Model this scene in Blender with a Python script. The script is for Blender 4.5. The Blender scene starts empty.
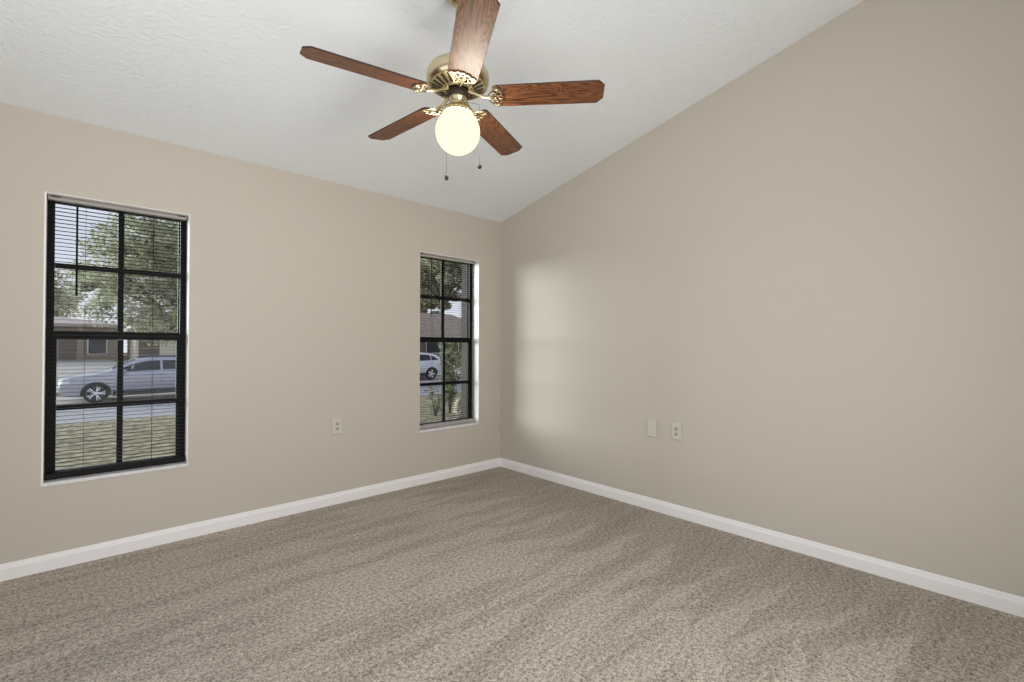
import bpy, bmesh, math, random
from mathutils import Vector, Matrix
random.seed(7)
S = bpy.context.scene
C = S.collection
PI = math.pi

# ------------------------------------------------------------------ camera
cam = bpy.data.cameras.new('camera'); co = bpy.data.objects.new('camera', cam); C.objects.link(co)
cam.sensor_width = 36; cam.sensor_fit = 'HORIZONTAL'; cam.lens = 36*467.218/1024
cam.clip_start = 0.02; cam.clip_end = 400
YAW, PIT, ROL = 0.74574, 0.010681, 0.001828
fw = Vector((math.sin(YAW)*math.cos(PIT), math.cos(YAW)*math.cos(PIT), math.sin(PIT)))
rt = Vector((math.cos(YAW), -math.sin(YAW), 0)); up = rt.cross(fw)
r2 = rt*math.cos(ROL)+up*math.sin(ROL); u2 = -rt*math.sin(ROL)+up*math.cos(ROL)
co.matrix_world = Matrix.Translation((-3.09235, -3.51814, 1.1996)) @ Matrix((r2, u2, -fw)).transposed().to_4x4()
S.camera = co

# ------------------------------------------------------------------ colour management, sky, lights
S.view_settings.view_transform = 'Standard'
S.view_settings.look = 'None'
S.view_settings.gamma = 1.0
S.view_settings.use_curve_mapping = False
S.view_settings.exposure = 0.08
S.cycles.use_denoising = True
S.cycles.max_bounces = 10; S.cycles.diffuse_bounces = 6; S.cycles.transparent_max_bounces = 24
S.cycles.caustics_reflective = False; S.cycles.caustics_refractive = False
S.cycles.sample_clamp_indirect = 4.0

world = bpy.data.worlds.new('hazy_sky'); S.world = world; world.use_nodes = True
wn, wl = world.node_tree.nodes, world.node_tree.links
wn.clear()
wo = wn.new('ShaderNodeOutputWorld'); wb = wn.new('ShaderNodeBackground')
tc = wn.new('ShaderNodeTexCoord'); sx = wn.new('ShaderNodeSeparateXYZ')
rp = wn.new('ShaderNodeValToRGB')
wl.new(tc.outputs['Generated'], sx.inputs[0]); wl.new(sx.outputs['Z'], rp.inputs[0])
rp.color_ramp.elements[0].position = 0.0; rp.color_ramp.elements[0].color = (0.82, 0.84, 0.94, 1)
rp.color_ramp.elements[1].position = 0.6; rp.color_ramp.elements[1].color = (0.55, 0.64, 0.92, 1)
ns = wn.new('ShaderNodeTexNoise'); ns.inputs['Scale'].default_value = 4; ns.inputs['Detail'].default_value = 6
wl.new(tc.outputs['Generated'], ns.inputs['Vector'])
nr = wn.new('ShaderNodeValToRGB'); nr.color_ramp.elements[0].position = .45; nr.color_ramp.elements[1].position = .7
wl.new(ns.outputs['Fac'], nr.inputs[0])
mx = wn.new('ShaderNodeMixRGB'); mx.inputs[2].default_value = (0.92, 0.93, 0.98, 1)
wl.new(nr.outputs[0], mx.inputs[0]); wl.new(rp.outputs[0], mx.inputs[1])
wl.new(mx.outputs[0], wb.inputs['Color']); wb.inputs['Strength'].default_value = 0.95
wl.new(wb.outputs[0], wo.inputs[0])


def light(name, kind, loc, energy, color, look=None, **kw):
    l = bpy.data.lights.new(name, kind); l.energy = energy; l.color = color
    for k, v in kw.items(): setattr(l, k, v)
    o = bpy.data.objects.new(name, l); C.objects.link(o); o.location = loc
    if look is not None: o.rotation_euler = (Vector(look)).to_track_quat('-Z', 'Y').to_euler()
    return o


# veiled sun high beyond the street, to the left: it comes in through both windows
light('sun', 'SUN', (-20, 20, 8), 6.8, (0.92, 1.0, 0.96), look=(0.62, -0.78, -0.17), angle=math.radians(36))
# added room fill, set in invented openings behind and beside the camera
light('fill_left_opening', 'AREA', (-3.97, -2.45, 1.15), 13, (1.0, 0.985, 0.955), look=(1, 0, 2.0), shape='RECTANGLE', size=2.6, size_y=2.0)
light('fill_rear_opening', 'AREA', (-2.5, -4.17, 1.2), 47, (1.0, 0.985, 0.955), look=(-0.1, 1, 0.15), shape='RECTANGLE', size=2.2, size_y=2.1)


# ------------------------------------------------------------------ materials
def mat(name, color=(.5, .5, .5), rough=.5, metal=0., spec=.5, coat=0.):
    m = bpy.data.materials.new(name); m.use_nodes = True
    b = m.node_tree.nodes['Principled BSDF']
    b.inputs['Base Color'].default_value = (*color, 1); b.inputs['Roughness'].default_value = rough
    b.inputs['Metallic'].default_value = metal; b.inputs['Specular IOR Level'].default_value = spec
    b.inputs['Coat Weight'].default_value = coat
    return m


def nodes(m): return m.node_tree.nodes, m.node_tree.links, m.node_tree.nodes['Principled BSDF']


def N(n, t, **kw):
    x = n.new('ShaderNode'+t)
    for k, v in kw.items():
        if k in x.inputs: x.inputs[k].default_value = v
        else: setattr(x, k, v)
    return x


def ramp(n, stops):
    r = n.new('ShaderNodeValToRGB'); e = r.color_ramp.elements
    while len(e) < len(stops): e.new(.5)
    for el, (p, c) in zip(e, stops): el.position = p; el.color = (*c, 1)
    return r


def bumpy(m, scale, strength, dist=.002, detail=3, coord='Object'):
    n, l, b = nodes(m)
    t = N(n, 'TexCoord'); no = N(n, 'TexNoise', Scale=scale, Detail=detail)
    bp = N(n, 'Bump', Strength=strength, Distance=dist)
    l.new(t.outputs[coord], no.inputs['Vector']); l.new(no.outputs['Fac'], bp.inputs['Height'])
    l.new(bp.outputs[0], b.inputs['Normal'])
    return m


def mottled(name, c0, c1, scale, rough=.8, spec=.3, detail=4, lo=.35, hi=.65, bump=0., bdist=.01):
    m = mat(name, c0, rough, 0, spec); n, l, b = nodes(m)
    t = N(n, 'TexCoord'); no = N(n, 'TexNoise', Scale=scale, Detail=detail)
    r = ramp(n, [(lo, c0), (hi, c1)])
    l.new(t.outputs['Object'], no.inputs['Vector']); l.new(no.outputs['Fac'], r.inputs[0]); l.new(r.outputs[0], b.inputs['Base Color'])
    if bump:
        bp = N(n, 'Bump', Strength=bump, Distance=bdist); l.new(no.outputs['Fac'], bp.inputs['Height']); l.new(bp.outputs[0], b.inputs['Normal'])
    return m


M = {}
M['wall'] = bumpy(mat('beige_wall_paint', (.57, .528, .462), .55, 0, .35), 90, .10, .002)
M['ceiling'] = bumpy(mat('ceiling_knockdown', (.84, .88, .91), .8, 0, .2), 52, .6, .010, 4)
M['white'] = mat('white_trim_paint', (.90, .89, .89), .35, 0, .4)
M['sill'] = mottled('marble_sill', (.80, .80, .80), (.66, .66, .67), 14, .3, .5)
M['black'] = mat('black_window_metal', (.005, .0048, .0048), .55, 0, .2)
M['slat'] = mat('dark_bronze_blind', (.022, .019, .017), .6, 0, .2)
M['rail'] = mat('grey_beige_headrail', (.42, .39, .36), .4, 0, .4)
M['plate'] = mat('almond_plastic', (.62, .59, .53), .4, 0, .5)
M['slot'] = mat('dark_slots', (.03, .025, .02), .6)
M['screw'] = mat('screw_steel', (.5, .48, .45), .35, 1)


def glass_mat():
    m = bpy.data.materials.new('window_glass'); m.use_nodes = True
    n, l = m.node_tree.nodes, m.node_tree.links; n.clear()
    o = N(n, 'OutputMaterial'); tr = N(n, 'BsdfTransparent'); gl = N(n, 'BsdfGlossy', Roughness=.02)
    tr.inputs[0].default_value = (.95, .96, .95, 1)
    fr = N(n, 'Fresnel', IOR=1.18); mm = N(n, 'MixShader')
    l.new(fr.outputs[0], mm.inputs[0]); l.new(tr.outputs[0], mm.inputs[1]); l.new(gl.outputs[0], mm.inputs[2]); l.new(mm.outputs[0], o.inputs[0])
    return m


M['glass'] = glass_mat()


def carpet_mat():
    m = mat('taupe_carpet', (.3, .25, .2), 1.0, 0, .05); n, l, b = nodes(m)
    t = N(n, 'TexCoord'); sp = N(n, 'SeparateXYZ'); l.new(t.outputs['Object'], sp.inputs[0])

    def mth(op, a, c=None, clamp=False):
        x = N(n, 'Math', operation=op, use_clamp=clamp)
        for i, v in enumerate((a, c)):
            if v is None: continue
            if isinstance(v, (int, float)): x.inputs[i].default_value = v
            else: l.new(v, x.inputs[i])
        return x.outputs[0]
    # yarn tufts
    tuft = N(n, 'TexVoronoi', Scale=105.0); l.new(t.outputs['Object'], tuft.inputs['Vector'])
    fine = N(n, 'TexNoise', Scale=125.0, Detail=2.0); l.new(t.outputs['Object'], fine.inputs['Vector'])
    mid = N(n, 'TexNoise', Scale=55.0, Detail=4.0); l.new(t.outputs['Object'], mid.inputs['Vector'])
    # vacuum strokes, drawn out along X
    mp = N(n, 'Mapping'); mp.inputs['Scale'].default_value = (0.75, 5.5, 1); mp.inputs['Rotation'].default_value = (0, 0, math.radians(4))
    l.new(t.outputs['Object'], mp.inputs[0])
    st = N(n, 'TexNoise', Scale=1.3, Detail=5.0, Roughness=.62, Distortion=.35); l.new(mp.outputs[0], st.inputs['Vector'])
    stroke = N(n, 'MapRange', interpolation_type='SMOOTHSTEP'); l.new(st.outputs['Fac'], stroke.inputs[0])
    stroke.inputs[1].default_value = .42; stroke.inputs[2].default_value = .53
    # saw-toothed ends of the strokes beside the right wall
    wob = N(n, 'TexNoise', Scale=1.4, Detail=2.0); l.new(t.outputs['Object'], wob.inputs['Vector'])
    saw = mth('FRACT', mth('ADD', mth('MULTIPLY', sp.outputs['Y'], 3.7), mth('MULTIPLY', wob.outputs['Fac'], 2.2)))
    edge = mth('ADD', mth('ADD', sp.outputs['X'], .40), mth('MULTIPLY', saw, .85))
    edge = mth('ADD', edge, mth('MULTIPLY', mth('SUBTRACT', mid.outputs['Fac'], .5), .30))
    tooth = N(n, 'MapRange', interpolation_type='SMOOTHSTEP'); l.new(edge, tooth.inputs[0])
    tooth.inputs[1].default_value = -.035; tooth.inputs[2].default_value = .035
    tooth.inputs[3].default_value = 1; tooth.inputs[4].default_value = 0
    big = N(n, 'TexNoise', Scale=.9, Detail=2.0); l.new(t.outputs['Object'], big.inputs['Vector'])
    nap = mth('MULTIPLY', mth('ADD', mth('MULTIPLY', stroke.outputs[0], .55), .45), mth('ADD', mth('MULTIPLY', tooth.outputs[0], .50), .50))
    nap = mth('ADD', nap, mth('MULTIPLY', mth('SUBTRACT', big.outputs['Fac'], .5), .5), True)
    grain = mth('ADD', mth('MULTIPLY', fine.outputs['Fac'], .55), mth('MULTIPLY', mid.outputs['Fac'], .45))
    gr = N(n, 'MapRange'); l.new(grain, gr.inputs[0]); gr.inputs[1].default_value = .38; gr.inputs[2].default_value = .62
    light_c = ramp(n, [(0., (.25, .215, .175)), (1., (.76, .68, .585))]); l.new(gr.outputs[0], light_c.inputs[0])
    dark_c = ramp(n, [(0., (.135, .112, .088)), (1., (.55, .48, .40))]); l.new(gr.outputs[0], dark_c.inputs[0])
    mxr = N(n, 'MixRGB'); l.new(nap, mxr.inputs[0]); l.new(dark_c.outputs[0], mxr.inputs[1]); l.new(light_c.outputs[0], mxr.inputs[2])
    l.new(mxr.outputs[0], b.inputs['Base Color'])
    bp = N(n, 'Bump', Strength=1.0, Distance=.010); l.new(mth('ADD', grain, mth('MULTIPLY', tuft.outputs['Distance'], -.4)), bp.inputs['Height'])
    l.new(bp.outputs[0], b.inputs['Normal'])
    b.inputs['Sheen Weight'].default_value = .15
    return m


M['carpet'] = carpet_mat()


def wood_mat():
    m = mat('fan_blade_walnut', (.2, .08, .03), .42, 0, .35, .12); b_ = m.node_tree.nodes['Principled BSDF']; b_.inputs['Coat Roughness'].default_value = .38; n, l, b = nodes(m)
    t = N(n, 'TexCoord'); oi = N(n, 'ObjectInfo')
    ad = N(n, 'VectorMath', operation='ADD'); l.new(t.outputs['Object'], ad.inputs[0])
    cb = N(n, 'CombineXYZ'); mu = N(n, 'Math', operation='MULTIPLY'); mu.inputs[1].default_value = 7.0
    l.new(oi.outputs['Random'], mu.inputs[0]); l.new(mu.outputs[0], cb.inputs['X']); l.new(cb.outputs[0], ad.inputs[1])
    mp = N(n, 'Mapping'); mp.inputs['Scale'].default_value = (1.2, 11, 4); l.new(ad.outputs[0], mp.inputs[0])
    no = N(n, 'TexNoise', Scale=1.6, Detail=2.0, Distortion=.4); l.new(mp.outputs[0], no.inputs['Vector'])
    rings = N(n, 'Math', operation='MULTIPLY'); rings.inputs[1].default_value = 17.0; l.new(no.outputs['Fac'], rings.inputs[0])
    fr = N(n, 'Math', operation='PINGPONG'); fr.inputs[1].default_value = .5; l.new(rings.outputs[0], fr.inputs[0])
    mp2 = N(n, 'Mapping'); mp2.inputs['Scale'].default_value = (6, 190, 20); l.new(ad.outputs[0], mp2.inputs[0])
    pore = N(n, 'TexNoise', Scale=1.0, Detail=3.0); l.new(mp2.outputs[0], pore.inputs['Vector'])
    a = N(n, 'Math', operation='MULTIPLY_ADD'); a.inputs[1].default_value = .7; l.new(pore.outputs['Fac'], a.inputs[0]); l.new(fr.outputs[0], a.inputs[2])
    r = ramp(n, [(.30, (.035, .012, .006)), (.52, (.125, .043, .016)), (.95, (.25, .10, .038))]); l.new(a.outputs[0], r.inputs[0])
    l.new(r.outputs[0], b.inputs['Base Color'])
    return m


M['wood'] = wood_mat()
M['edge'] = mat('fan_blade_edge', (.03, .014, .008), .4)
M['brass'] = mat('antique_brass', (.63, .54, .35), .26, 1)
M['brass_dark'] = mat('brass_recess', (.035, .025, .014), .5, .3)
M['fob'] = mat('dark_wood_fob', (.02, .014, .01), .35)
M['chain'] = mat('bead_chain', (.10, .09, .07), .5, .3)


def globe_mat():
    # opal glass: glows, and lets part of the bulb's light straight through
    m = bpy.data.materials.new('lit_opal_glass'); m.use_nodes = True
    n, l = m.node_tree.nodes, m.node_tree.links; n.clear()
    o = N(n, 'OutputMaterial'); tr = N(n, 'BsdfTransparent'); em = N(n, 'Emission', Strength=1.28); em.inputs[0].default_value = (1.0, .92, .60, 1)
    mm = N(n, 'MixShader'); mm.inputs[0].default_value = .92
    l.new(tr.outputs[0], mm.inputs[1]); l.new(em.outputs[0], mm.inputs[2]); l.new(mm.outputs[0], o.inputs[0])
    return m


M['globe'] = globe_mat()


# ------------------------------------------------------------------ mesh builder
class MB:
    def __init__(self): self.v = []; self.f = []; self.mi = []

    def add(self, vs, fs, mi=0, X=None):
        o = len(self.v)
        for p in vs: self.v.append(tuple(X @ Vector(p)) if X is not None else tuple(p))
        for f in fs: self.f.append([i+o for i in f]); self.mi.append(mi)
        return self

    def box(self, x0, x1, y0, y1, z0, z1, mi=0, X=None):
        vs = [(x, y, z) for z in (z0, z1) for y in (y0, y1) for x in (x0, x1)]
        return self.add(vs, [(0, 2, 3, 1), (4, 5, 7, 6), (0, 1, 5, 4), (2, 6, 7, 3), (0, 4, 6, 2), (1, 3, 7, 5)], mi, X)

    def prism(self, poly, axis, a, b, mi=0, X=None):
        """poly: (u,v) outline; axis 'x': (u,v)=(y,z); 'y': (x,z); 'z': (x,y)"""
        def P(u, v, w): return {'x': (w, u, v), 'y': (u, w, v), 'z': (u, v, w)}[axis]
        k = len(poly)
        vs = [P(u, v, a) for u, v in poly]+[P(u, v, b) for u, v in poly]
        fs = [tuple(range(k))[::-1], tuple(range(k, 2*k))]+[(i, (i+1) % k, k+(i+1) % k, k+i) for i in range(k)]
        return self.add(vs, fs, mi, X)

    def lathe(self, prof, seg=32, mi=0, X=None):
        """prof: (r,z) from bottom to top"""
        vs = []; fs = []; k = len(prof)
        for s in range(seg):
            a = 2*PI*s/seg
            for r, z in prof: vs.append((r*math.cos(a), r*math.sin(a), z))
        for s in range(seg):
            t = (s+1) % seg
            for i in range(k-1): fs.append((s*k+i, t*k+i, t*k+i+1, s*k+i+1))
        return self.add(vs, fs, mi, X)

    def tube(self, pts, r, seg=8, closed=False, mi=0, X=None):
        pts = [Vector(p) for p in pts]; n = len(pts); vs = []; fs = []
        rr = r if isinstance(r, (list, tuple)) else [r]*n
        ref = Vector((0, 0, 1))
        for i, p in enumerate(pts):
            if closed: d = pts[(i+1) % n]-pts[i-1]
            else: d = pts[min(i+1, n-1)]-pts[max(i-1, 0)]
            d.normalize()
            s = d.cross(ref)
            if s.length < 1e-3: s = d.cross(Vector((1, 0, 0)))
            s.normalize(); q = s.cross(d)
            for k in range(seg):
                a = 2*PI*k/seg; vs.append(p+s*rr[i]*math.cos(a)+q*rr[i]*math.sin(a))
        for i in range(n if closed else n-1):
            j = (i+1) % n
            for k in range(seg):
                m_ = (k+1) % seg; fs.append((i*seg+k, i*seg+m_, j*seg+m_, j*seg+k))
        if not closed: fs += [tuple(range(seg))[::-1], tuple((n-1)*seg+k for k in range(seg))]
        return self.add(vs, fs, mi, X)

    def sphere(self, c, r, seg=16, ring=10, mi=0, sc=(1, 1, 1)):
        prof = [(r*math.sin(PI*i/ring), -r*math.cos(PI*i/ring)) for i in range(ring+1)]
        return self.lathe(prof, seg, mi, Matrix.Translation(c) @ Matrix.Diagonal((*sc, 1)))

    def build(self, name, mats, parent=None, loc=None, smooth=None, bevel=0., weld=False, seg=2):
        me = bpy.data.meshes.new(name); me.from_pydata(self.v, [], self.f)
        ms = mats if isinstance(mats, (list, tuple)) else [mats]
        for m in ms: me.materials.append(m)
        for p, i in zip(me.polygons, self.mi): p.material_index = i
        bm = bmesh.new(); bm.from_mesh(me)
        if weld: bmesh.ops.remove_doubles(bm, verts=bm.verts, dist=1e-5)
        bmesh.ops.recalc_face_normals(bm, faces=bm.faces)
        if bevel:
            es = [e for e in bm.edges if len(e.link_faces) == 2 and e.calc_face_angle(0) > .6]
            bmesh.ops.bevel(bm, geom=es, offset=bevel, segments=seg, affect='EDGES', profile=.5)
        bm.to_mesh(me); bm.free()
        if smooth is not None: me.shade_smooth(); me.set_sharp_from_angle(angle=math.radians(smooth))
        o = bpy.data.objects.new(name, me); C.objects.link(o)
        if parent is not None: o.parent = parent
        if loc is not None: o.location = loc
        return o


def tag(o, label=None, cat=None, group=None, kind=None):
    if label: o['label'] = label
    if cat: o['category'] = cat
    if group: o['group'] = group
    if kind: o['kind'] = kind
    return o


def empty(name, loc=(0, 0, 0), rz=0):
    o = bpy.data.objects.new(name, None); C.objects.link(o); o.location = loc; o.rotation_euler = (0, 0, rz)
    o.empty_display_size = .1
    return o


# ------------------------------------------------------------------ room shell
XL, YF = -3.9, -4.1                    # left wall, wall behind the camera
H0, SL = 2.44, 0.21285                 # eave height and ceiling pitch
WIN = [(-3.240, -2.594), (-0.933, -0.276)]
ZB, ZT = 0.452, 2.0200
DR = 0.10                              # depth of the reveal
TH = 0.20


def ceil_z(y): return H0-SL*y


f = MB().box(XL-.2, TH, YF-.2, TH, -.12, 0).build('floor', M['carpet']); tag(f, kind='structure')

b = MB()
xs = [XL-.2, WIN[0][0], WIN[0][1], WIN[1][0], WIN[1][1], 0]
for i in range(5):
    x0, x1 = xs[i], xs[i+1]
    if i in (1, 3):
        b.box(x0, x1, 0, TH, 0, ZB); b.box(x0, x1, 0, TH, ZT, H0)
    else: b.box(x0, x1, 0, TH, 0, H0)
tag(b.build('wall_back', M['wall']), kind='structure')

b = MB(); b.prism([(TH, 0), (TH, H0), (0, H0), (YF-.2, ceil_z(YF-.2)), (YF-.2, 0)], 'x', 0, TH)
tag(b.build('wall_right', M['wall']), kind='structure')
# left wall (beside the camera), front wall (behind it); openings added for the fill lights
b = MB(); ya, yb, zo = -3.77, -1.13, 2.17
b.prism([(0, 0), (0, H0), (yb, ceil_z(yb)), (yb, 0)], 'x', XL-TH, XL)
b.prism([(ya, 0), (ya, ceil_z(ya)), (YF-.2, ceil_z(YF-.2)), (YF-.2, 0)], 'x', XL-TH, XL)
b.prism([(yb, zo), (yb, ceil_z(yb)), (ya, ceil_z(ya)), (ya, zo)], 'x', XL-TH, XL)
tag(b.build('wall_left', M['wall']), kind='structure')
b = MB(); xa, xb = -3.65, -1.35; zt = ceil_z(YF)
b.box(XL, xa, YF-TH, YF, 0, zt); b.box(xb, 0, YF-TH, YF, 0, zt); b.box(xa, xb, YF-TH, YF, 2.27, zt)
tag(b.build('wall_front', M['wall']), kind='structure')
b = MB(); b.prism([(TH, H0), (0, H0), (YF-.2, ceil_z(YF-.2)), (YF-.2, ceil_z(YF-.2)+.15), (TH, H0+.15)], 'x', XL-.2, TH)
tag(b.build('ceiling', M['ceiling']), kind='structure')

BP = [(0, 0), (.013, 0), (.013, .056), (.0125, .060), (.009, .066), (.0075, .074), (.006, .081), (.003, .085), (0, .085)]
b = MB(); b.prism([(-d, z) for d, z in BP], 'x', XL, 0); tag(b.build('baseboard_back', M['white']), kind='structure')
b = MB(); b.prism([(-d, z) for d, z in BP], 'y', YF, -.013); tag(b.build('baseboard_right', M['white']), kind='structure')


# ------------------------------------------------------------------ windows
def make_window(idx, x0, x1, lin):
    w = empty('window_%d' % idx, ((x0+x1)/2, DR, ZB)); tag(w, kind='structure')
    ox, oy, oz = (x0+x1)/2, DR, ZB

    def bx(m, a0, a1, y0, y1, c0, c1): m.box(a0-ox, a1-ox, y0-oy, y1-oy, c0-oz, c1-oz)
    t = .004
    m = MB(); bx(m, x0, x0+lin, .0, DR, ZB+.014, ZT); bx(m, x1-t, x1, .0, DR, ZB+.014, ZT); bx(m, x0+lin, x1-t, .0, DR, ZT-t, ZT)
    m.build('reveal', M['white'], w)
    m = MB(); bx(m, x0-.004, x1+.004, -.008, 0, ZB-.006, ZB+.014); bx(m, x0, x1, 0, DR, ZB, ZB+.014)
    m.build('sill', M['sill'], w, bevel=.003)
    fx0, fx1 = x0+lin, x1-.001; zb, zt_ = ZB+.014, ZT-.001
    m = MB()
    bx(m, fx0, fx0+.023, DR, DR+.06, zb, zt_); bx(m, fx1-.034, fx1, DR, DR+.06, zb, zt_)
    bx(m, fx0+.023, fx1-.034, DR, DR+.06, zt_-.012, zt_); bx(m, fx0+.023, fx1-.034, DR, DR+.06, zb, zb+.024)
    m.build('frame', M['black'], w, bevel=.002)
    sx0, sx1 = fx0+.0225, fx1-.0335; zm0, zm1 = 1.232, 1.280
    # upper sash sits further out, lower sash nearer the room
    m = MB(); y0, y1 = DR+.031, DR+.055
    bx(m, sx0, sx0+.007, y0, y1, zm0+.004, zt_-.012); bx(m, sx1-.007, sx1, y0, y1, zm0+.004, zt_-.012)
    bx(m, sx0+.007, sx1-.007, y0, y1, zt_-.018, zt_-.012); bx(m, sx0+.007, sx1-.007, y0, y1, zm0+.004, zm1)
    us = m.build('upper_sash', M['black'], w)
    m = MB(); y0, y1 = DR+.004, DR+.029
    bx(m, sx0, sx0+.020, y0, y1, zb+.025, zm0+.040); bx(m, sx1-.016, sx1, y0, y1, zb+.025, zm0+.040)
    bx(m, sx0+.020, sx1-.016, y0, y1, zm0, zm0+.040); bx(m, sx0+.020, sx1-.016, y0, y1, zb+.025, zb+.036)
    ls = m.build('lower_sash', M['black'], w)
    cx = (x0+x1)/2
    m = MB(); bx(m, cx-.014, cx+.014, DR+.033, DR+.053, zm1+.001, zt_-.0185); bx(m, sx0+.008, cx-.0145, DR+.033, DR+.053, 1.633, 1.661); bx(m, cx+.0145, sx1-.008, DR+.033, DR+.053, 1.633, 1.661)
    m.build('muntin', M['black'], us)
    m = MB(); bx(m, cx-.014, cx+.014, DR+.006, DR+.027, zb+.037, zm0-.001); bx(m, sx0+.021, cx-.0145, DR+.006, DR+.027, .836, .864); bx(m, cx+.0145, sx1-.017, DR+.006, DR+.027, .836, .864)
    m.build('muntin', M['black'], ls)
    m = MB(); bx(m, sx0+.003, sx1-.003, DR+.042, DR+.044, zm1, zt_-.017); m.build('glass_pane', M['glass'], us)
    m = MB(); bx(m, sx0+.014, sx1-.010, DR+.016, DR+.018, zb+.037, zm0); m.build('glass_pane', M['glass'], ls)
    return w


for i, (a, c) in enumerate(WIN): make_window(i+1, a, c, (.008, .002)[i])


def make_blind(x0, x1, wx, cords, label, light_rail):
    r = empty('window_blind', ((x0+x1)/2, .03, ZT-.005)); ox, oy, oz = r.location
    tag(r, label, 'blind', 'dark mini blinds in the two windows')

    def bx(m, a0, a1, y0, y1, c0, c1): m.box(a0-ox, a1-ox, y0-oy+.04, y1-oy+.04, c0-oz, c1-oz)
    a0, a1 = x0+(.006 if light_rail else .011), x1-.009; D = .040
    m = MB(); bx(m, a0, a1, .006, .044, ZT-.027, ZT-.007); m.build('headrail', M['rail'], r, bevel=.003)
    for s0 in (a0+.01, a1-.05):
        m = MB(); bx(m, s0, s0+.04, .003, .010, ZT-.011, ZT-.006); m.build('bracket', M['black'], r)
    zr0 = ZB+.016; zr1 = zr0+(.034 if not light_rail else .030)
    m = MB(); bx(m, a0-.003, a1+.003, .010, .042, zr0, zr1)
    br = m.build('bottom_rail', M['black'] if not light_rail else M['rail'], r, bevel=.004)
    if light_rail: br['label'] = 'light grey bottom rail'
    ztop = ZT-.040; zbot = zr1+.008; k = int((ztop-zbot)/.0212); m = MB()
    for i in range(k+1):
        z = zbot+(ztop-zbot)*i/k
        # shallow crowned slat
        pr = [(-.0125, -.0004), (-.007, .0004), (0, .0007), (.007, .0004), (.0125, -.0004)]
        poly = [(.026+D-oy+y, z-oz+h) for y, h in pr]+[(.026+D-oy+y, z-oz+h-.0004) for y, h in pr[::-1]]
        m.prism(poly, 'x', a0-ox, a1-ox)
    m.build('slats', M['slat'], r)
    for cxx in cords:
        m = MB()
        for y in (.0125, .0395): m.tube([(cxx-ox, y+D-oy, ZT-.028-oz), (cxx-ox, y+D-oy, zr1-oz)], .0008, 5)
        m.build('ladder_cord', M['slat'], r)
    m = MB(); m.tube([(wx-ox, D-.002-oy, 1.972-oz), (wx-ox, D-.002-oy, 1.474-oz)], .0052, 6)
    m.tube([(wx-ox, D+.012-oy, ZT-.028-oz), (wx-ox, D-.002-oy, 1.970-oz)], .002, 6)
    m.build('tilt_wand', M['black'], r)


make_blind(*WIN[0], -3.111, (-3.075, -2.769), 'dark mini blind with black bottom rail in the larger left window', False)
make_blind(*WIN[1], -.792, (-.762, -.445), 'dark mini blind with pale grey bottom rail in the window near the corner', True)


# ------------------------------------------------------------------ wall plates
def make_plate(name, w, h, t, label, cat, loc, rz, outlet):
    r = empty(name, loc, rz); tag(r, label, cat)          # local: +x right, -y out of the wall, z up
    m = MB(); m.box(-w/2, w/2, -t, 0, -h/2, h/2); m.build('cover_plate', M['plate'], r, bevel=min(.004, t*.45), seg=3)
    if outlet:
        for s in (1, -1):
            rc = empty('receptacle', (0, -t, s*.0195)); rc.parent = r
            pts = []
            for k in range(24):
                a = 2*PI*k/24; pts.append((.0165*math.cos(a), max(-.0125, min(.0125, .0165*math.sin(a)))))
            m = MB(); m.prism(pts, 'y', -.003, .0005); m.build('face', M['plate'], rc)
            m = MB(); m.box(-.0095, -.0048, -.0042, -.0028, -.0050, .0078); m.box(.0048, .0095, -.0042, -.0028, -.0050, .0078)
            m.prism([(.0045*math.cos(2*PI*k/12), -.0078+.0042*math.sin(2*PI*k/12)) for k in range(12)], 'y', -.0042, -.0028)
            m.build('slot', M['slot'], rc)
        zs = (0,)
    else: zs = (h/2-.022, -h/2+.022)
    for z in zs:
        m = MB(); m.prism([(.0033*math.cos(2*PI*k/12), z+.0033*math.sin(2*PI*k/12)) for k in range(12)], 'y', -t-.0012, -t+.0005); m.build('screw', M['screw' if outlet else 'plate'], r)
    return r


make_plate('wall_outlet', .078, .122, .009, 'almond duplex outlet low on the window wall between the two windows', 'outlet', (-1.655, 0, .590), 0, True)
make_plate('wall_outlet', .074, .118, .013, 'almond duplex outlet on the right wall beside the blank plate', 'outlet', (0, -1.886, .6035), -PI/2, True)
make_plate('blank_plate', .078, .124, .014, 'plain almond blank wall plate left of the outlet on the right wall', 'wall plate', (0, -1.694, .600), -PI/2, False)


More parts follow.
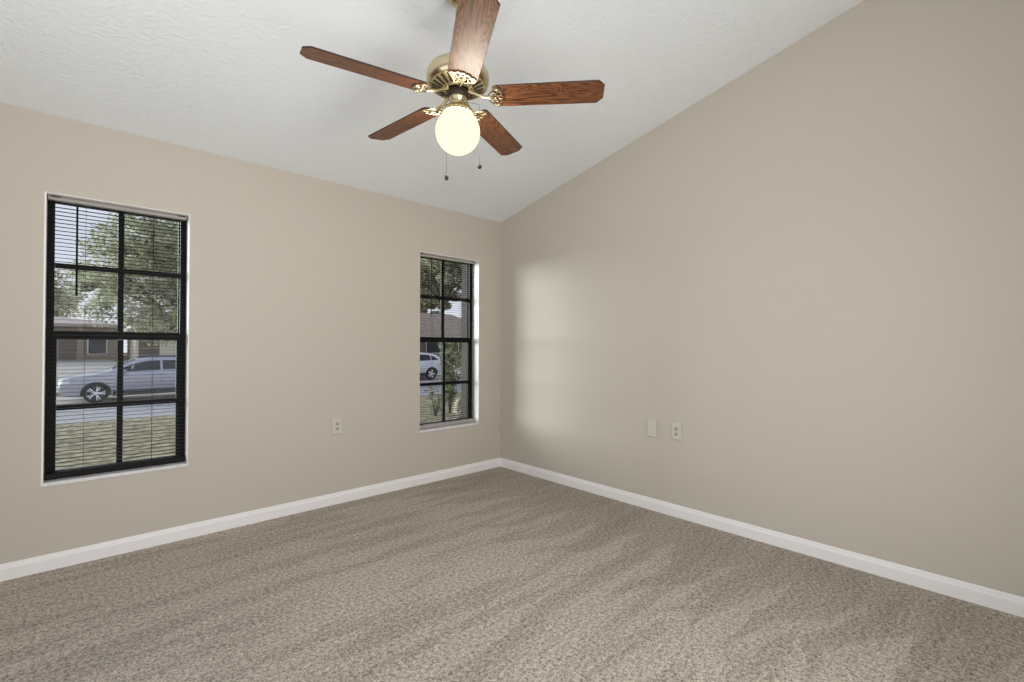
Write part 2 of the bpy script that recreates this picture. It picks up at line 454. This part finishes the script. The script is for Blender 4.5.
# ------------------------------------------------------------------ ceiling fan
def make_fan():
    cx, cy, zb = -1.844, -1.802, 2.347
    zc = ceil_z(cy)
    r = empty('ceiling_fan', (cx, cy, zc))
    tag(r, 'antique brass ceiling fan with five walnut blades and lit globe hanging from sloped ceiling', 'ceiling fan')

    def Z(z): return z-.021-zc
    m = MB(); tilt = Matrix.Rotation(-math.atan(SL), 4, 'X')
    m.lathe([(0, -.074), (.018, -.074), (.036, -.067), (.054, -.050), (.067, -.026), (.071, -.006), (.072, 0), (0, 0)], 40, 0, tilt)
    m.build('canopy', M['brass'], r, smooth=40)
    m = MB(); m.lathe([(0, Z(2.505)), (.0125, Z(2.505)), (.0125, -.05), (0, -.05)], 20); m.build('downrod', M['brass'], r, smooth=40)
    # motor: bowl with a stepped rim and a conical underside
    m = MB()
    m.lathe([(0, Z(2.378)), (.048, Z(2.378)), (.052, Z(2.374)), (.060, Z(2.374)), (.064, Z(2.378)), (.122, Z(2.400)), (.128, Z(2.398)), (.136, Z(2.404)),
             (.141, Z(2.416)), (.1425, Z(2.432)), (.139, Z(2.452)), (.128, Z(2.472)), (.106, Z(2.488)), (.072, Z(2.498)), (.040, Z(2.502)), (.030, Z(2.512)), (.024, Z(2.525)), (0, Z(2.528))], 64)
    mo = m.build('motor_housing', M['brass'], r, smooth=32)
    m = MB()
    for k in range(22):
        a = 2*PI*k/22; sl_ = math.atan2(.022, .058)
        X = Matrix.Rotation(a, 4, 'Z') @ Matrix.Translation((.094, 0, Z(2.3893))) @ Matrix.Rotation(-sl_, 4, 'Y')
        m.box(-.023, .023, -.0060, .0060, -.0018, .0018, 0, X)
    m.build('vent_slots', M['brass_dark'], mo)
    # switch housing below the blade hub
    m = MB(); m.lathe([(0, Z(2.345)), (.046, Z(2.345)), (.050, Z(2.350)), (.050, Z(2.368)), (.046, Z(2.376)), (0, Z(2.376))], 40); m.build('blade_hub', M['brass_dark'], r, smooth=40)
    m = MB(); m.lathe([(0, Z(2.300)), (.030, Z(2.300)), (.036, Z(2.306)), (.036, Z(2.330)), (.041, Z(2.336)), (.041, Z(2.3445)), (0, Z(2.3445))], 40); m.build('switch_housing', M['brass'], r, smooth=40)
    # fluted gallery that holds the globe
    vs = []; prof = [(.030, 2.308), (.044, 2.305), (.062, 2.294), (.071, 2.280), (.074, 2.266), (.070, 2.266), (.066, 2.279), (.058, 2.289), (.042, 2.298), (.030, 2.300)]; seg = 96; fs = []
    for s in range(seg):
        a = 2*PI*s/seg; w = 1+.03*math.cos(24*a)
        for q, z in prof: vs.append((q*w*math.cos(a), q*w*math.sin(a), Z(z)))
    kk = len(prof)
    for s in range(seg):
        for i in range(kk): fs.append((s*kk+i, ((s+1) % seg)*kk+i, ((s+1) % seg)*kk+(i+1) % kk, s*kk+(i+1) % kk))
    MB().add(vs, fs).build('globe_fitter', M['brass'], r, smooth=50)
    # globe, cut open at the top
    m = MB(); gz, gr = 2.190, .1005; prof = []
    for i in range(27):
        a = PI*i/28; prof.append((gr*math.sin(a), Z(gz)-gr*math.cos(a)))
    prof = [p for p in prof if p[1] < Z(2.275)]+[(.050, Z(2.276)), (0, Z(2.276))]
    m.lathe(prof, 48); g = m.build('globe_shade', M['globe'], r, smooth=60); g['label'] = 'glowing warm white glass globe'
    # blades
    def blade():
        m = MB(); top = .0032
        half = [(.162, .054), (.174, .064), (.30, .0655), (.45, .0665), (.628, .0675), (.654, .038)]
        out = [(x, y) for x, y in half]+[(x, -y) for x, y in half[::-1]]
        X = Matrix.Rotation(BLADE_PITCH, 4, 'X')
        k = len(out)
        # two faces of veneer, dark edge band
        ins = [(x if .2 < x < .62 else (x+.0015 if x < .2 else x-.0015), y-.0015*(1 if y > 0 else -1)) for x, y in out]
        vs = [(x, y, -top) for x, y in ins]+[(x, y, -top*.55) for x, y in out]+[(x, y, top*.55) for x, y in out]+[(x, y, top) for x, y in ins]
        m.add(vs, [tuple(range(k))], 0, X)
        o = len(m.v)-4*k
        for q in range(3):
            for i in range(k): m.f.append([o+q*k+i, o+q*k+(i+1) % k, o+(q+1)*k+(i+1) % k, o+(q+1)*k+i]); m.mi.append(1)
        m.f.append([o+3*k+i for i in range(k)][::-1]); m.mi.append(0)
        return m

    def iron():
        m = MB(); X = Matrix.Rotation(BLADE_PITCH, 4, 'X') @ Matrix.Translation((0, 0, -.0075))
        # curved arm
        arm = [(.050, 0, .024), (.075, 0, .016), (.100, 0, .004), (.125, 0, -.003), (.150, 0, -.0075)]
        m.tube(arm, [.010, .0085, .0075, .0075, .008], 8)
        # scalloped open-work plate: outline and inner petals
        def loop(pts, rad): m.tube([(x, y, 0) for x, y in pts], rad, 6, True, 0, X)
        h = [(.138, 0), (.141, .012), (.149, .026), (.160, .040), (.172, .052), (.184, .056), (.191, .048), (.190, .036), (.198, .030), (.204, .022), (.200, .012), (.206, .005)]
        loop(h+[(x, -y) for x, y in h[:0:-1]], .0036)
        loop([(.172+.016*math.cos(2*PI*j/5), .016*math.sin(2*PI*j/5)) for j in range(5)], .0030)
        for s_ in (1, -1):
            loop([(.171+.013*math.cos(2*PI*j/14), s_*(.034+.010*math.sin(2*PI*j/14))) for j in range(14)], .0026)
            m.tube([(.150, 0, 0), (.158, s_*.010, 0)], .0028, 6, False, 0, X); m.tube([(.186, s_*.008, 0), (.199, s_*.013, 0)], .0026, 6, False, 0, X)
        for x, y in ((.172, 0), (.183, .047), (.183, -.047)):
            m.sphere(X @ Vector((x, y, -.001)), .0055, 10, 6)
        return m
    b0 = blade().build('blade', [M['wood'], M['edge']], r, loc=(0, 0, Z(zb)))
    i0 = iron().build('blade_bracket', M['brass'], r, loc=(0, 0, Z(zb)), smooth=50)
    for k in range(5):
        a = math.radians(168.474+72*k)
        for src in (b0, i0):
            o = src if k == 0 else src.copy()
            if k: C.objects.link(o); o.parent = r
            o.rotation_euler = (0, 0, a)
    # pull chains
    rtv = Vector((math.cos(YAW), -math.sin(YAW), 0)); bk = Vector((math.sin(YAW), math.cos(YAW), 0))
    for off, back, z0, z1, ball in ((-.055, .035, 2.325, 2.008, False), (.099, .0, 2.325, 2.040, True)):
        p = rtv*off+bk*back; q = p.normalized()*.036
        m = MB(); z = z0
        pts = [(q.x, q.y, Z(z0))]
        for j in range(1, 6): t = j/5; s = q.lerp(p, t); pts.append((s.x, s.y, Z(z0-.012*t*t)))
        pts.append((p.x, p.y, Z(z1)))
        m.tube(pts, .0011, 6)
        ch = m.build('pull_chain', M['chain'], r)
        m = MB()
        if ball: m.sphere((p.x, p.y, Z(z1)-.008), .010, 14, 10)
        else: m.lathe([(0, -.026), (.005, -.025), (.0085, -.019), (.009, -.010), (.006, -.002), (.003, .003), (0, .003)], 14, 0, Matrix.Translation((p.x, p.y, Z(z1))))
        m.build('fob', M['fob'], ch, smooth=60)
    # the bulb inside the globe
    l = bpy.data.lights.new('bulb', 'POINT'); l.energy = FAN_W; l.color = (1.0, .93, .80); l.shadow_soft_size = .09
    o = bpy.data.objects.new('bulb', l); C.objects.link(o); o.parent = r; o.location = (0, 0, Z(gz))
    o.visible_camera = False


BLADE_PITCH = math.radians(-12); FAN_W = 85
make_fan()

# ------------------------------------------------------------------ outdoors
M['grass'] = mottled('lawn_grass', (.125, .105, .06), (.42, .36, .235), 7.0, .9, .1, 8, .35, .65, .6, .05)
M['asphalt'] = mottled('road_asphalt', (.32, .305, .31), (.39, .375, .38), 3, .9, .15)
M['concrete'] = mottled('driveway_concrete', (.38, .345, .31), (.47, .43, .39), 2, .85, .2)
M['stucco_beige'] = mottled('stucco_tan', (.30, .245, .185), (.37, .305, .235), 3, .9, .1)
M['stucco_cream'] = mottled('stucco_cream', (.72, .66, .52), (.78, .72, .58), 3, .9, .1)
M['stucco_grey'] = mottled('stucco_grey', (.08, .076, .066), (.10, .095, .083), 3, .9, .1)
M['shingle'] = mottled('brown_shingles', (.30, .225, .18), (.50, .40, .33), 5, .9, .1, 6)
M['shingle_pale'] = mottled('pale_shingles', (.45, .37, .33), (.55, .46, .41), 4, .9, .1)
M['dark_glass'] = mat('dark_glazing', (.02, .022, .028), .15, 0, .25)
M['brown_panel'] = mat('brown_panel', (.15, .11, .085), .6)
M['bark'] = mottled('grey_bark', (.09, .075, .062), (.19, .165, .14), 6, .95, .1)
M['oak_leaf'] = mottled('oak_leaves', (.15, .155, .09), (.66, .66, .48), 2.2, .7, .3, 5, .35, .65)  # wide tone spread puts highlight and shadow among the leaves into the colour
M['bright_leaf'] = mottled('yellow_green_leaves', (.20, .25, .06), (.42, .46, .17), 2, .7, .3)
M['shrub_leaf'] = mottled('shrub_leaves', (.05, .065, .025), (.50, .52, .32), 9, .5, .5, 3, .4, .6)
for k_ in ('oak_leaf', 'bright_leaf', 'shrub_leaf'):
    n, l, b = nodes(M[k_]); tl = N(n, 'BsdfTranslucent'); ms_ = N(n, 'MixShader'); ms_.inputs[0].default_value = .45
    l.new(b.inputs['Base Color'].links[0].from_socket, tl.inputs[0]); l.new(b.outputs[0], ms_.inputs[1]); l.new(tl.outputs[0], ms_.inputs[2])
    l.new(ms_.outputs[0], n['Material Output'].inputs[0])
M['rock'] = mottled('garden_rock', (.38, .31, .25), (.58, .52, .46), 7, .9, .1, 5, .35, .65, .6, .03)
M['paint'] = mat('silver_car_paint', (.40, .40, .455), .32, .35, .5, .6)
M['paint_white'] = mat('pale_silver_car_paint', (.62, .62, .64), .32, .2, .5, .6)
M['tyre'] = mat('tyre_rubber', (.012, .012, .013), .8)
M['alloy'] = mat('bright_alloy', (.88, .88, .90), .4, .15)
M['cladding'] = mat('dark_cladding', (.03, .03, .032), .55)
M['lamp_glass'] = mat('lamp_lens', (.80, .82, .86), .1, .2, .6)
M['red_lens'] = mat('red_tail_lens', (.35, .01, .01), .15)

# ground: lawn falling to the street, road, rising lots beyond
def strip(name, y0, z0, y1, z1, m, kind='structure', x0=-60, x1=80, t=.15):
    b = MB(); b.prism([(y0, z0), (y1, z1), (y1, z1-t), (y0, z0-t)], 'x', x0, x1); return tag(b.build(name, m), kind=kind)


strip('lawn', .2, -.22, 11.4, -.62, M['grass'])
strip('curb', 11.4, -.62, 11.62, -.62, M['concrete'])
strip('road', 11.62, -.78, 17.0, -.78, M['asphalt'])
strip('driveway', 17.0, -.765, 20.85, -.70, M['concrete'])
strip('lawn', 20.85, -.62, 60, .45, M['grass'])


def zfar(y): return -.62+(y-20.85)*1.07/39.15


b = MB()
for x0, x1 in ((-9, -1.2), (9.5, 19.5)):
    b.prism([(20.9, zfar(20.9)+.02), (44, zfar(44)+.02), (44, zfar(44)-.04), (20.9, zfar(20.9)-.04)], 'x', x0, x1)
tag(b.build('driveway', M['concrete']), kind='structure')


def house(name, label, x0, x1, y0, y1, z0, h, ridge, wall, roof, over=.5, feats=()):
    r = empty(name, ((x0+x1)/2, y0, z0)); tag(r, label, 'house', None)
    ox, oy, oz = (x0+x1)/2, y0, z0; w = (x1-x0)/2; d = y1-y0
    m = MB(); m.box(-w, w, 0, d, -.5, h); m.build('wall', wall, r)
    # hipped roof with fascia
    e = over; m = MB(); k = min(w*.6, d/2)
    vs = [(-w-e, -e, h), (w+e, -e, h), (w+e, d+e, h), (-w-e, d+e, h), (-w-e, -e, h+.16), (w+e, -e, h+.16), (w+e, d+e, h+.16), (-w-e, d+e, h+.16), (-w+k, d/2, h+ridge), (w-k, d/2, h+ridge)]
    m.add(vs, [(3, 2, 1, 0), (0, 1, 5, 4), (1, 2, 6, 5), (2, 3, 7, 6), (3, 0, 4, 7), (4, 5, 9, 8), (6, 7, 8, 9), (5, 6, 9), (7, 4, 8)])
    m.build('roof', roof, r)
    for kind, fx0, fx1, fz0, fz1, mm in feats:
        m = MB(); a0, a1 = fx0-ox, fx1-ox
        if kind == 'window':
            m.box(a0, a1, -.05, .02, fz0, fz1); o = m.build('window', M['white'], r)
            q = MB(); q.box(a0+.07, a1-.07, -.07, -.04, fz0+.07, fz1-.07); q.build('pane', mm, o)
        elif kind == 'garage_door':
            for z in range(4):
                c0 = fz0+(fz1-fz0)*z/4; m.box(a0, a1, -.05, .02, c0+.01, c0+(fz1-fz0)/4-.01)
            m.build('garage_door', mm, r)
        elif kind == 'post':
            m.box(a0, a1, -.9, -.62, fz0, fz1); m.box(a0-.06, a1+.06, -.96, -.56, fz0, fz0+.2); m.build('post', mm, r)
        else:
            m.box(a0, a1, -.06, .02, fz0, fz1); m.box(a0+.12, a0+.3, -.09, -.05, fz0+1.0, fz0+1.12); m.build(kind, mm, r)
    return r


house('house', 'tan stucco house across the street, seen above the silver car bonnet', -12.5, -.9, 46, 55, zfar(46), 2.6, .9, M['stucco_beige'], M['shingle_pale'], .6,
      [('window', -5.1, -4.45, .5, 2.1, M['dark_glass']), ('garage_door', -4.3, -3.3, 0, 2.2, M['brown_panel']), ('post', -3.25, -2.95, 0, 2.6, M['stucco_beige']),
       ('window', -2.7, -1.5, .4, 2.1, M['dark_glass']), ('window', -8.8, -7.2, .7, 2.0, M['dark_glass'])])
house('house', 'cream house with brown roof across the street, seen above the silver car roof', -.1, 11, 41, 49, zfar(41), 2.3, 1.8, M['stucco_cream'], M['shingle'], .5,
      [('garage_door', .1, 1.35, 0, 2.1, M['brown_panel']), ('window', 5.0, 6.6, .8, 2.0, M['dark_glass'])])
house('house', 'brown roofed house behind the parked vehicle, seen through the window near the corner', 15.5, 34, 37, 47, zfar(37), 2.1, 3.0, M['brown_panel'], M['shingle'], .7,
      [('window', 22.5, 24.5, .6, 1.8, M['dark_glass']), ('garage_door', 17, 21, 0, 2.0, M['stucco_beige']), ('window', 26.5, 28, .6, 1.8, M['dark_glass'])])

# grey stucco wing of this house, seen at the right edge of the far window
b = MB(); b.prism([(.625, .2), (.86, .2), (.86, 1.5), (.625, 1.5)], 'z', -.4, 2.75)
b.prism([(.60, 1.44), (.89, 1.44), (.89, 1.53), (.60, 1.53)], 'z', -.4, .25)
tag(b.build('wall_porch', M['stucco_grey']), kind='structure')


# ---- cars
def interp(tab, x):
    for (x0, y0), (x1, y1) in zip(tab, tab[1:]):
        if x <= x1:
            t = (x-x0)/(x1-x0) if x1 > x0 else 0; t = max(0, min(1, t)); return y0+(y1-y0)*t
    return tab[-1][1]


def make_car(label, group, paint, loc, rz, alloy):
    r = empty('car', loc, rz); r.scale = (1, 1, .96); tag(r, label, 'car', group)      # local: nose towards -x, length 4.6 m
    L = 4.6
    belt = [(0, .70), (.06, .80), (.3, .90), (1.0, 1.0), (1.5, 1.05), (3.2, 1.10), (4.3, 1.12), (4.52, 1.02), (4.6, .9)]
    topz = [(0, .74), (.06, .84), (.3, .95), (1.0, 1.06), (1.25, 1.11), (1.6, 1.32), (2.0, 1.50), (2.35, 1.57), (2.8, 1.60), (3.4, 1.58), (3.9, 1.52), (4.2, 1.42), (4.45, 1.16), (4.55, 1.04), (4.6, .92)]
    wid = [(0, .62), (.08, .74), (.3, .86), (.8, .92), (3.9, .92), (4.4, .86), (4.6, .76)]
    zbt = [(0, .36), (.2, .24), (.6, .22), (4.0, .24), (4.4, .34), (4.6, .44)]
    xs = [0, .03, .06, .12, .2, .3, .45, .6, .8, 1.0, 1.15, 1.25, 1.4, 1.6, 1.8, 2.0, 2.2, 2.35, 2.6, 2.8, 3.1, 3.4, 3.65, 3.9, 4.05, 4.2, 4.33, 4.45, 4.52, 4.56, 4.6]

    def ring(x):
        w, bz, tz, zb_ = interp(wid, x), interp(belt, x), interp(topz, x), interp(zbt, x)
        g = max(0, min(1, (tz-bz)/.35))
        wt = w*(.90-.18*g)
        half = [(0, zb_), (w*.80, zb_), (w*.95, zb_+.07), (w, .55), (w*.995, bz-.12), (w*.965, bz), (w*(.965-.02*g), bz+.02), (wt+.03, tz-.06*g-.01), (wt-.06, tz-.005), (wt*.5, tz+.02), (0, tz+.028)]
        return half
    vs = []; fs = []; k = None
    for x in xs:
        h = ring(x); full = [(x-.0, -y, z) for y, z in h]+[(x, y, z) for y, z in h[-2:0:-1]]
        k = len(full); vs += full
    for i in range(len(xs)-1):
        for j in range(k): fs.append((i*k+j, i*k+(j+1) % k, (i+1)*k+(j+1) % k, (i+1)*k+j))
    fs += [tuple(range(k)), tuple((len(xs)-1)*k+j for j in range(k))[::-1]]
    body = MB().add(vs, fs).build('body', [paint, M['cladding']], r, smooth=38)
    # cut the wheel arches
    cut = MB()
    for wx in (.93, 3.64):
        for s in (-1, 1):
            cut.prism([(wx+.40*math.cos(2*PI*j/28), .345+.40*math.sin(2*PI*j/28)) for j in range(28)], 'y', s*.58, s*1.2, 0)
    cu = cut.build('cutter', M['cladding'], r)
    md = body.modifiers.new('arch', 'BOOLEAN'); md.object = cu; md.operation = 'DIFFERENCE'; md.solver = 'EXACT'
    bpy.context.view_layer.update()
    dg = bpy.context.evaluated_depsgraph_get()
    me = bpy.data.meshes.new_from_object(body.evaluated_get(dg)); body.modifiers.clear(); body.data = me
    for p in me.polygons:
        c = p.center
        if abs(c.y) < .905 and any((c.x-wx)**2+(c.z-.345)**2 < .402**2 for wx in (.93, 3.64)) and c.z > .2: p.material_index = 1
    bpy.data.objects.remove(cu, do_unlink=True)

    def side_y(x, z):
        h = ring(x); pts = h[4:9]
        for (y0, z0), (y1, z1) in zip(pts, pts[1:]):
            if z <= z1: t = 0 if z1 == z0 else max(0, min(1, (z-z0)/(z1-z0))); return y0+(y1-y0)*t
        return pts[-1][0]
    # side glass as a slightly proud skin that follows the body
    def panel(name, x0, x1, zl, zh, s, m_, off=.008, nx=12, nz=4):
        m = MB(); vv = []; ff = []
        for o_ in (off, -.01):
            for i in range(nx+1):
                x = x0+(x1-x0)*i/nx; a, c = zl(x), zh(x)
                for j in range(nz+1): z = a+(c-a)*j/nz; vv.append((x, s*(side_y(x, z)+o_), z))
        q = (nx+1)*(nz+1)
        for o_ in (0, q):
            for i in range(nx):
                for j in range(nz): a = o_+i*(nz+1)+j; ff.append((a, a+1, a+nz+2, a+nz+1))
        rim = [i*(nz+1) for i in range(nx+1)]+[nx*(nz+1)+j for j in range(1, nz+1)]+[i*(nz+1)+nz for i in range(nx-1, -1, -1)]+[j for j in range(nz-1, 0, -1)]
        for a, c in zip(rim, rim[1:]+rim[:1]): ff.append((a, c, c+q, a+q))
        m.add(vv, ff); return m.build(name, m_, r, smooth=40)
    for s in (-1, 1):
        lo = lambda x: interp(belt, x)+.035
        hi = lambda x: max(interp(belt, x)+.05, interp(topz, x)-.115)
        panel('side_window', 1.52, 2.68, lo, hi, s, M['dark_glass'])
        panel('side_window', 2.75, 3.62, lo, hi, s, M['dark_glass'])
        panel('side_window', 3.68, 4.12, lo, lambda x: max(interp(belt, x)+.045, interp(topz, x)-.15-.35*max(0, x-3.85)), s, M['dark_glass'])
        panel('sill_cladding', 1.36, 3.21, lambda x: interp(zbt, x)+.0, lambda x: .42, s, M['cladding'], .02)
        for x0 in (2.36, 3.28):
            m = MB(); m.box(x0, x0+.2, s*.905 if s > 0 else -.945, s*.945 if s > 0 else -.905, .94, .97); m.build('door_handle', paint, r, bevel=.01)
        m = MB(); m.sphere((1.62, s*1.0, 1.10), .1, 14, 8, 0, (1.1, 1.0, .72)); m.box(1.58, 1.68, min(s*.86, s*.97), max(s*.86, s*.97), 1.05, 1.09); m.build('door_mirror', paint, r, smooth=60)
        m = MB()
        for x in (2.71, 1.46):
            m = MB(); m.box(x, x+.008, min(s*.915, s*.926), max(s*.915, s*.926), .44, .98); m.build('door_seam', M['cladding'], r)
        # lamps wrap the corners
        m = MB(); m.prism([(.05, .70), (.10, .80), (.62, .90), (.50, .78), (.30, .70)], 'y', s*.60, s*.84); m.build('headlight', M['lamp_glass'], r, bevel=.008)
        m = MB(); m.prism([(4.25, .96), (4.5, .96), (4.56, .84), (4.4, .80), (4.2, .86)], 'y', s*.62, s*.885); m.build('tail_light', M['red_lens'], r, bevel=.008)
        m = MB(); m.tube([(2.1, s*.60, 1.575), (2.4, s*.62, 1.625), (3.3, s*.62, 1.625), (3.8, s*.60, 1.57)], .014, 6); m.build('roof_rail', M['cladding'], r)
    # windscreen and rear window
    for nm, x0, x1 in (('windscreen', 1.30, 1.97), ('rear_window', 4.20, 4.42)):
        vv = []; ff = []
        for i in range(7):
            x = x0+(x1-x0)*i/6; h = ring(x)
            for y, z in ((-h[8][0]+.03, h[8][1]), (-h[9][0], h[9][1]), (0, h[10][1]), (h[9][0], h[9][1]), (h[8][0]-.03, h[8][1])): vv.append((x, y, z+.012))
        for i in range(6):
            for j in range(4): ff.append((i*5+j, i*5+j+1, i*5+j+6, i*5+j+5))
        m = MB().add(vv, ff); o = m.build(nm, M['dark_glass'], r, smooth=60)
        sm = o.modifiers.new('thickness', 'SOLIDIFY'); sm.thickness = .012
    m = MB(); m.box(-.012, .05, -.48, .48, .56, .70); m.box(-.015, .05, -.52, .52, .40, .47); m.build('grille', M['cladding'], r, bevel=.01)
    m = MB(); m.box(-.03, .02, -.26, .26, .47, .55); m.build('licence_plate', M['white'], r)
    def wheel(wx, s):
        X = Matrix.Translation((wx, s*.80, .345)) @ Matrix.Rotation(s*-PI/2, 4, 'X')
        m = MB(); m.lathe([(.20, -.10), (.30, -.11), (.335, -.09), (.345, -.04), (.345, .06), (.335, .10), (.30, .115), (.262, .105), (.255, .02), (.2, 0)], 40, 0, X)
        w = m.build('wheel', M['tyre'], r, smooth=40)
        m = MB(); m.lathe([(0, .02), (.22, .02), (.255, .05), (.262, .104), (.250, .106), (.238, .06)], 40, 1, X)
        for k2 in range(5):
            for dd in (-.16, .16):
                Y = X @ Matrix.Rotation(2*PI*k2/5+dd, 4, 'Z'); m.box(.035, .246, -.017, .017, .06, .095, 0, Y)
        m.lathe([(0, .104), (.04, .104), (.055, .09), (.06, .05)], 20, 0, X)
        m.build('rim', [alloy, M['cladding']], w, smooth=40)
    for wx in (.93, 3.64):
        for s in (-1, 1): wheel(wx, s)
    return r


# nose of the near car at X=-3.62, its near flank at Y=18.5
make_car('silver crossover parked on the street, side-on beyond the left window', 'cars across the street', M['paint'], (-3.62, 18.55, -.76), 0, M['alloy'])
make_car('pale silver crossover parked in the driveway, seen through the window near the corner', 'cars across the street', M['paint_white'], (7.95, 20.0, -.715), 0, M['alloy'])


# ---- trees and shrubs
def leaves(centers, n, size, rnd, spread):
    vs = []; fs = []
    for i in range(n):
        c, rad = centers[rnd.randrange(len(centers))]
        while True:
            p = Vector((rnd.uniform(-1, 1), rnd.uniform(-1, 1), rnd.uniform(-1, 1)))
            if p.length < 1: break
        p = Vector(c)+Vector((p.x*rad, p.y*rad, p.z*rad*spread))
        a = Vector((rnd.gauss(0, 1), rnd.gauss(0, 1), rnd.gauss(0, .7))).normalized(); b_ = a.cross(Vector((rnd.gauss(0, 1), rnd.gauss(0, 1), rnd.gauss(0, 1)))).normalized()
        s = size*rnd.uniform(.6, 1.4); o = len(vs)
        vs += [p-a*s, p+b_*s*.42, p+a*s, p-b_*s*.42]; fs.append((o, o+1, o+2, o+3))
    return MB().add(vs, fs)


def tree(name, label, cat, base, height, crown_r, seed, n, size, leaf, group=None, crown_low=.28, trunk_r=.28, limbs=9, squash=.75, nclus=60):
    rnd = random.Random(seed)
    r = empty(name, base); tag(r, label, cat, group)
    m = MB(); fork = height*crown_low
    tr = [(0, 0, -.3), (.05*rnd.uniform(-1, 1), .05, fork*.5), (rnd.uniform(-.2, .2)*trunk_r*2, 0, fork)]
    m.tube(tr, [trunk_r*1.25, trunk_r, trunk_r*.85], 10)
    clus = []; cz = (height+fork)/2; rz = (height-fork)/2
    for k in range(limbs):
        a = 2*PI*k/limbs+rnd.uniform(-.3, .3); e = rnd.uniform(.25, 1.3); q = rnd.uniform(.6, .95)
        end = Vector((crown_r*q*math.cos(a)*math.cos(e), crown_r*q*math.sin(a)*math.cos(e), cz-rz*.3+rz*1.1*q*math.sin(e)))
        st = Vector(tr[-1]); md1 = st.lerp(end, .4)+Vector((rnd.uniform(-.3, .3), rnd.uniform(-.3, .3), .25*rz))*.8; md2 = st.lerp(end, .75)+Vector((rnd.uniform(-.3, .3), rnd.uniform(-.3, .3), .1*rz))
        m.tube([st, md1, md2, end], [trunk_r*.55, trunk_r*.36, trunk_r*.2, trunk_r*.08], 7)
        for j in range(3):
            t0 = md1.lerp(end, rnd.uniform(0, .9)); t1 = t0+Vector((rnd.uniform(-1, 1), rnd.uniform(-1, 1), rnd.uniform(-.2, .9)))*crown_r*.35
            m.tube([t0, t0.lerp(t1, .5)+Vector((0, 0, .1)), t1], [trunk_r*.16, trunk_r*.1, trunk_r*.04], 5)
            clus.append((t1, crown_r*rnd.uniform(.16, .26)))
        clus.append((end, crown_r*rnd.uniform(.16, .28)))
    while len(clus) < nclus:
        p = Vector((rnd.gauss(0, 1), rnd.gauss(0, 1), rnd.gauss(0, 1))).normalized()*rnd.uniform(.55, .95)
        clus.append((Vector((p.x*crown_r, p.y*crown_r, cz+p.z*rz)), crown_r*rnd.uniform(.07, .17)))
    m.build('trunk', M['bark'], r, smooth=60)
    leaves(clus, n, size, rnd, squash).build('foliage', leaf, r)
    return r


def gz(y): return -.22-(y-.2)*.4/11.2 if y < 11.4 else zfar(y)


tree('oak_tree', 'broad grey-green oak towering over the houses in the left window', 'tree', (1.3, 27.5, zfar(27.5)), 9.5, 5.1, 3, 62000, .095, M['oak_leaf'], None, .13, .34, 15, .8, 260)
tree('tree', 'low bushy tree at the far left behind the tan house', 'tree', (-10.5, 66, zfar(60)), 8.0, 8.0, 5, 12000, .27, M['oak_leaf'], None, .2, .3, 8, .7, 50)
tree('tree', 'small yellow-green tree at the right edge of the left window', 'tree', (.75, 21.9, zfar(21.9)), 3.9, .9, 8, 3000, .08, M['bright_leaf'], None, .45, .06, 8, .8, 40)
tree('tree', 'tall green tree rising behind the brown roof', 'tree', (28.5, 50, zfar(50)), 12.5, 7.0, 11, 24000, .26, M['oak_leaf'], None, .3, .35, 11, .6, 70)
tree('tree', 'loose open-crowned tree over the left end of the brown roof', 'tree', (21.78, 33, zfar(33)), 11.5, 5.4, 12, 20000, .14, M['oak_leaf'], None, .45, .22, 9, .7, 50)


def shrub(label, base, h, rad, seed, n, size, stems):
    rnd = random.Random(seed); r = empty('shrub', base); tag(r, label, 'shrub')
    m = MB(); clus = []
    for k in range(stems):
        a = rnd.uniform(0, 2*PI); q = rnd.uniform(.3, 1)*rad; hh = h*rnd.uniform(.6, 1)
        p = [(0, 0, -.1), (q*.3*math.cos(a), q*.3*math.sin(a), hh*.35), (q*.75*math.cos(a), q*.75*math.sin(a), hh*.7), (q*math.cos(a), q*math.sin(a), hh)]
        m.tube(p, [.012, .010, .007, .003], 5)
        for t in (.3, .5, .7, .85, 1.0):
            i = min(2, int(t*3)); u = t*3-i; c = Vector(p[i]).lerp(Vector(p[i+1]), u); clus.append((c, rad*.33))
    m.build('stem', M['bark'], r); leaves(clus, n, size, rnd, .9).build('foliage', M['shrub_leaf'], r)


shrub('tall leafy shrub in front of the grey stucco wing outside the corner window', (3.40, 5.7, gz(5.7)), 1.75, .40, 21, 2600, .042, 13)
shrub('low sprawling sprig left of the tall shrub outside the corner window', (2.92, 5.6, gz(5.6)), .72, .30, 22, 190, .048, 6)


def rock(label, base, sx_, sy_, sz_, seed):
    rnd = random.Random(seed); bm = bmesh.new(); bmesh.ops.create_icosphere(bm, subdivisions=3, radius=1)
    off = Vector((rnd.uniform(0, 50), rnd.uniform(0, 50), 0))
    from mathutils import noise
    for v in bm.verts:
        q = 1+.28*noise.noise(v.co*1.3+off)+.10*noise.noise(v.co*3.1+off); v.co = Vector((v.co.x*sx_*q, v.co.y*sy_*q, max(-.35, v.co.z)*sz_*q))
    me = bpy.data.meshes.new('garden_rock'); bm.to_mesh(me); bm.free(); me.materials.append(M['rock']); me.shade_smooth()
    o = bpy.data.objects.new('garden_rock', me); C.objects.link(o); o.location = base
    tag(o, label, 'rock', 'rocks edging the planting bed')


rock('pale upright rock at the foot of the tall shrub', (3.72, 5.75, gz(5.75)+.05), .14, .14, .30, 1)
rock('small tan rock left of the pale upright rock', (3.42, 5.25, gz(5.25)+.02), .13, .10, .08, 2)
rock('low rock in front of the pale upright rock', (3.72, 5.30, gz(5.30)+.02), .15, .10, .06, 3)
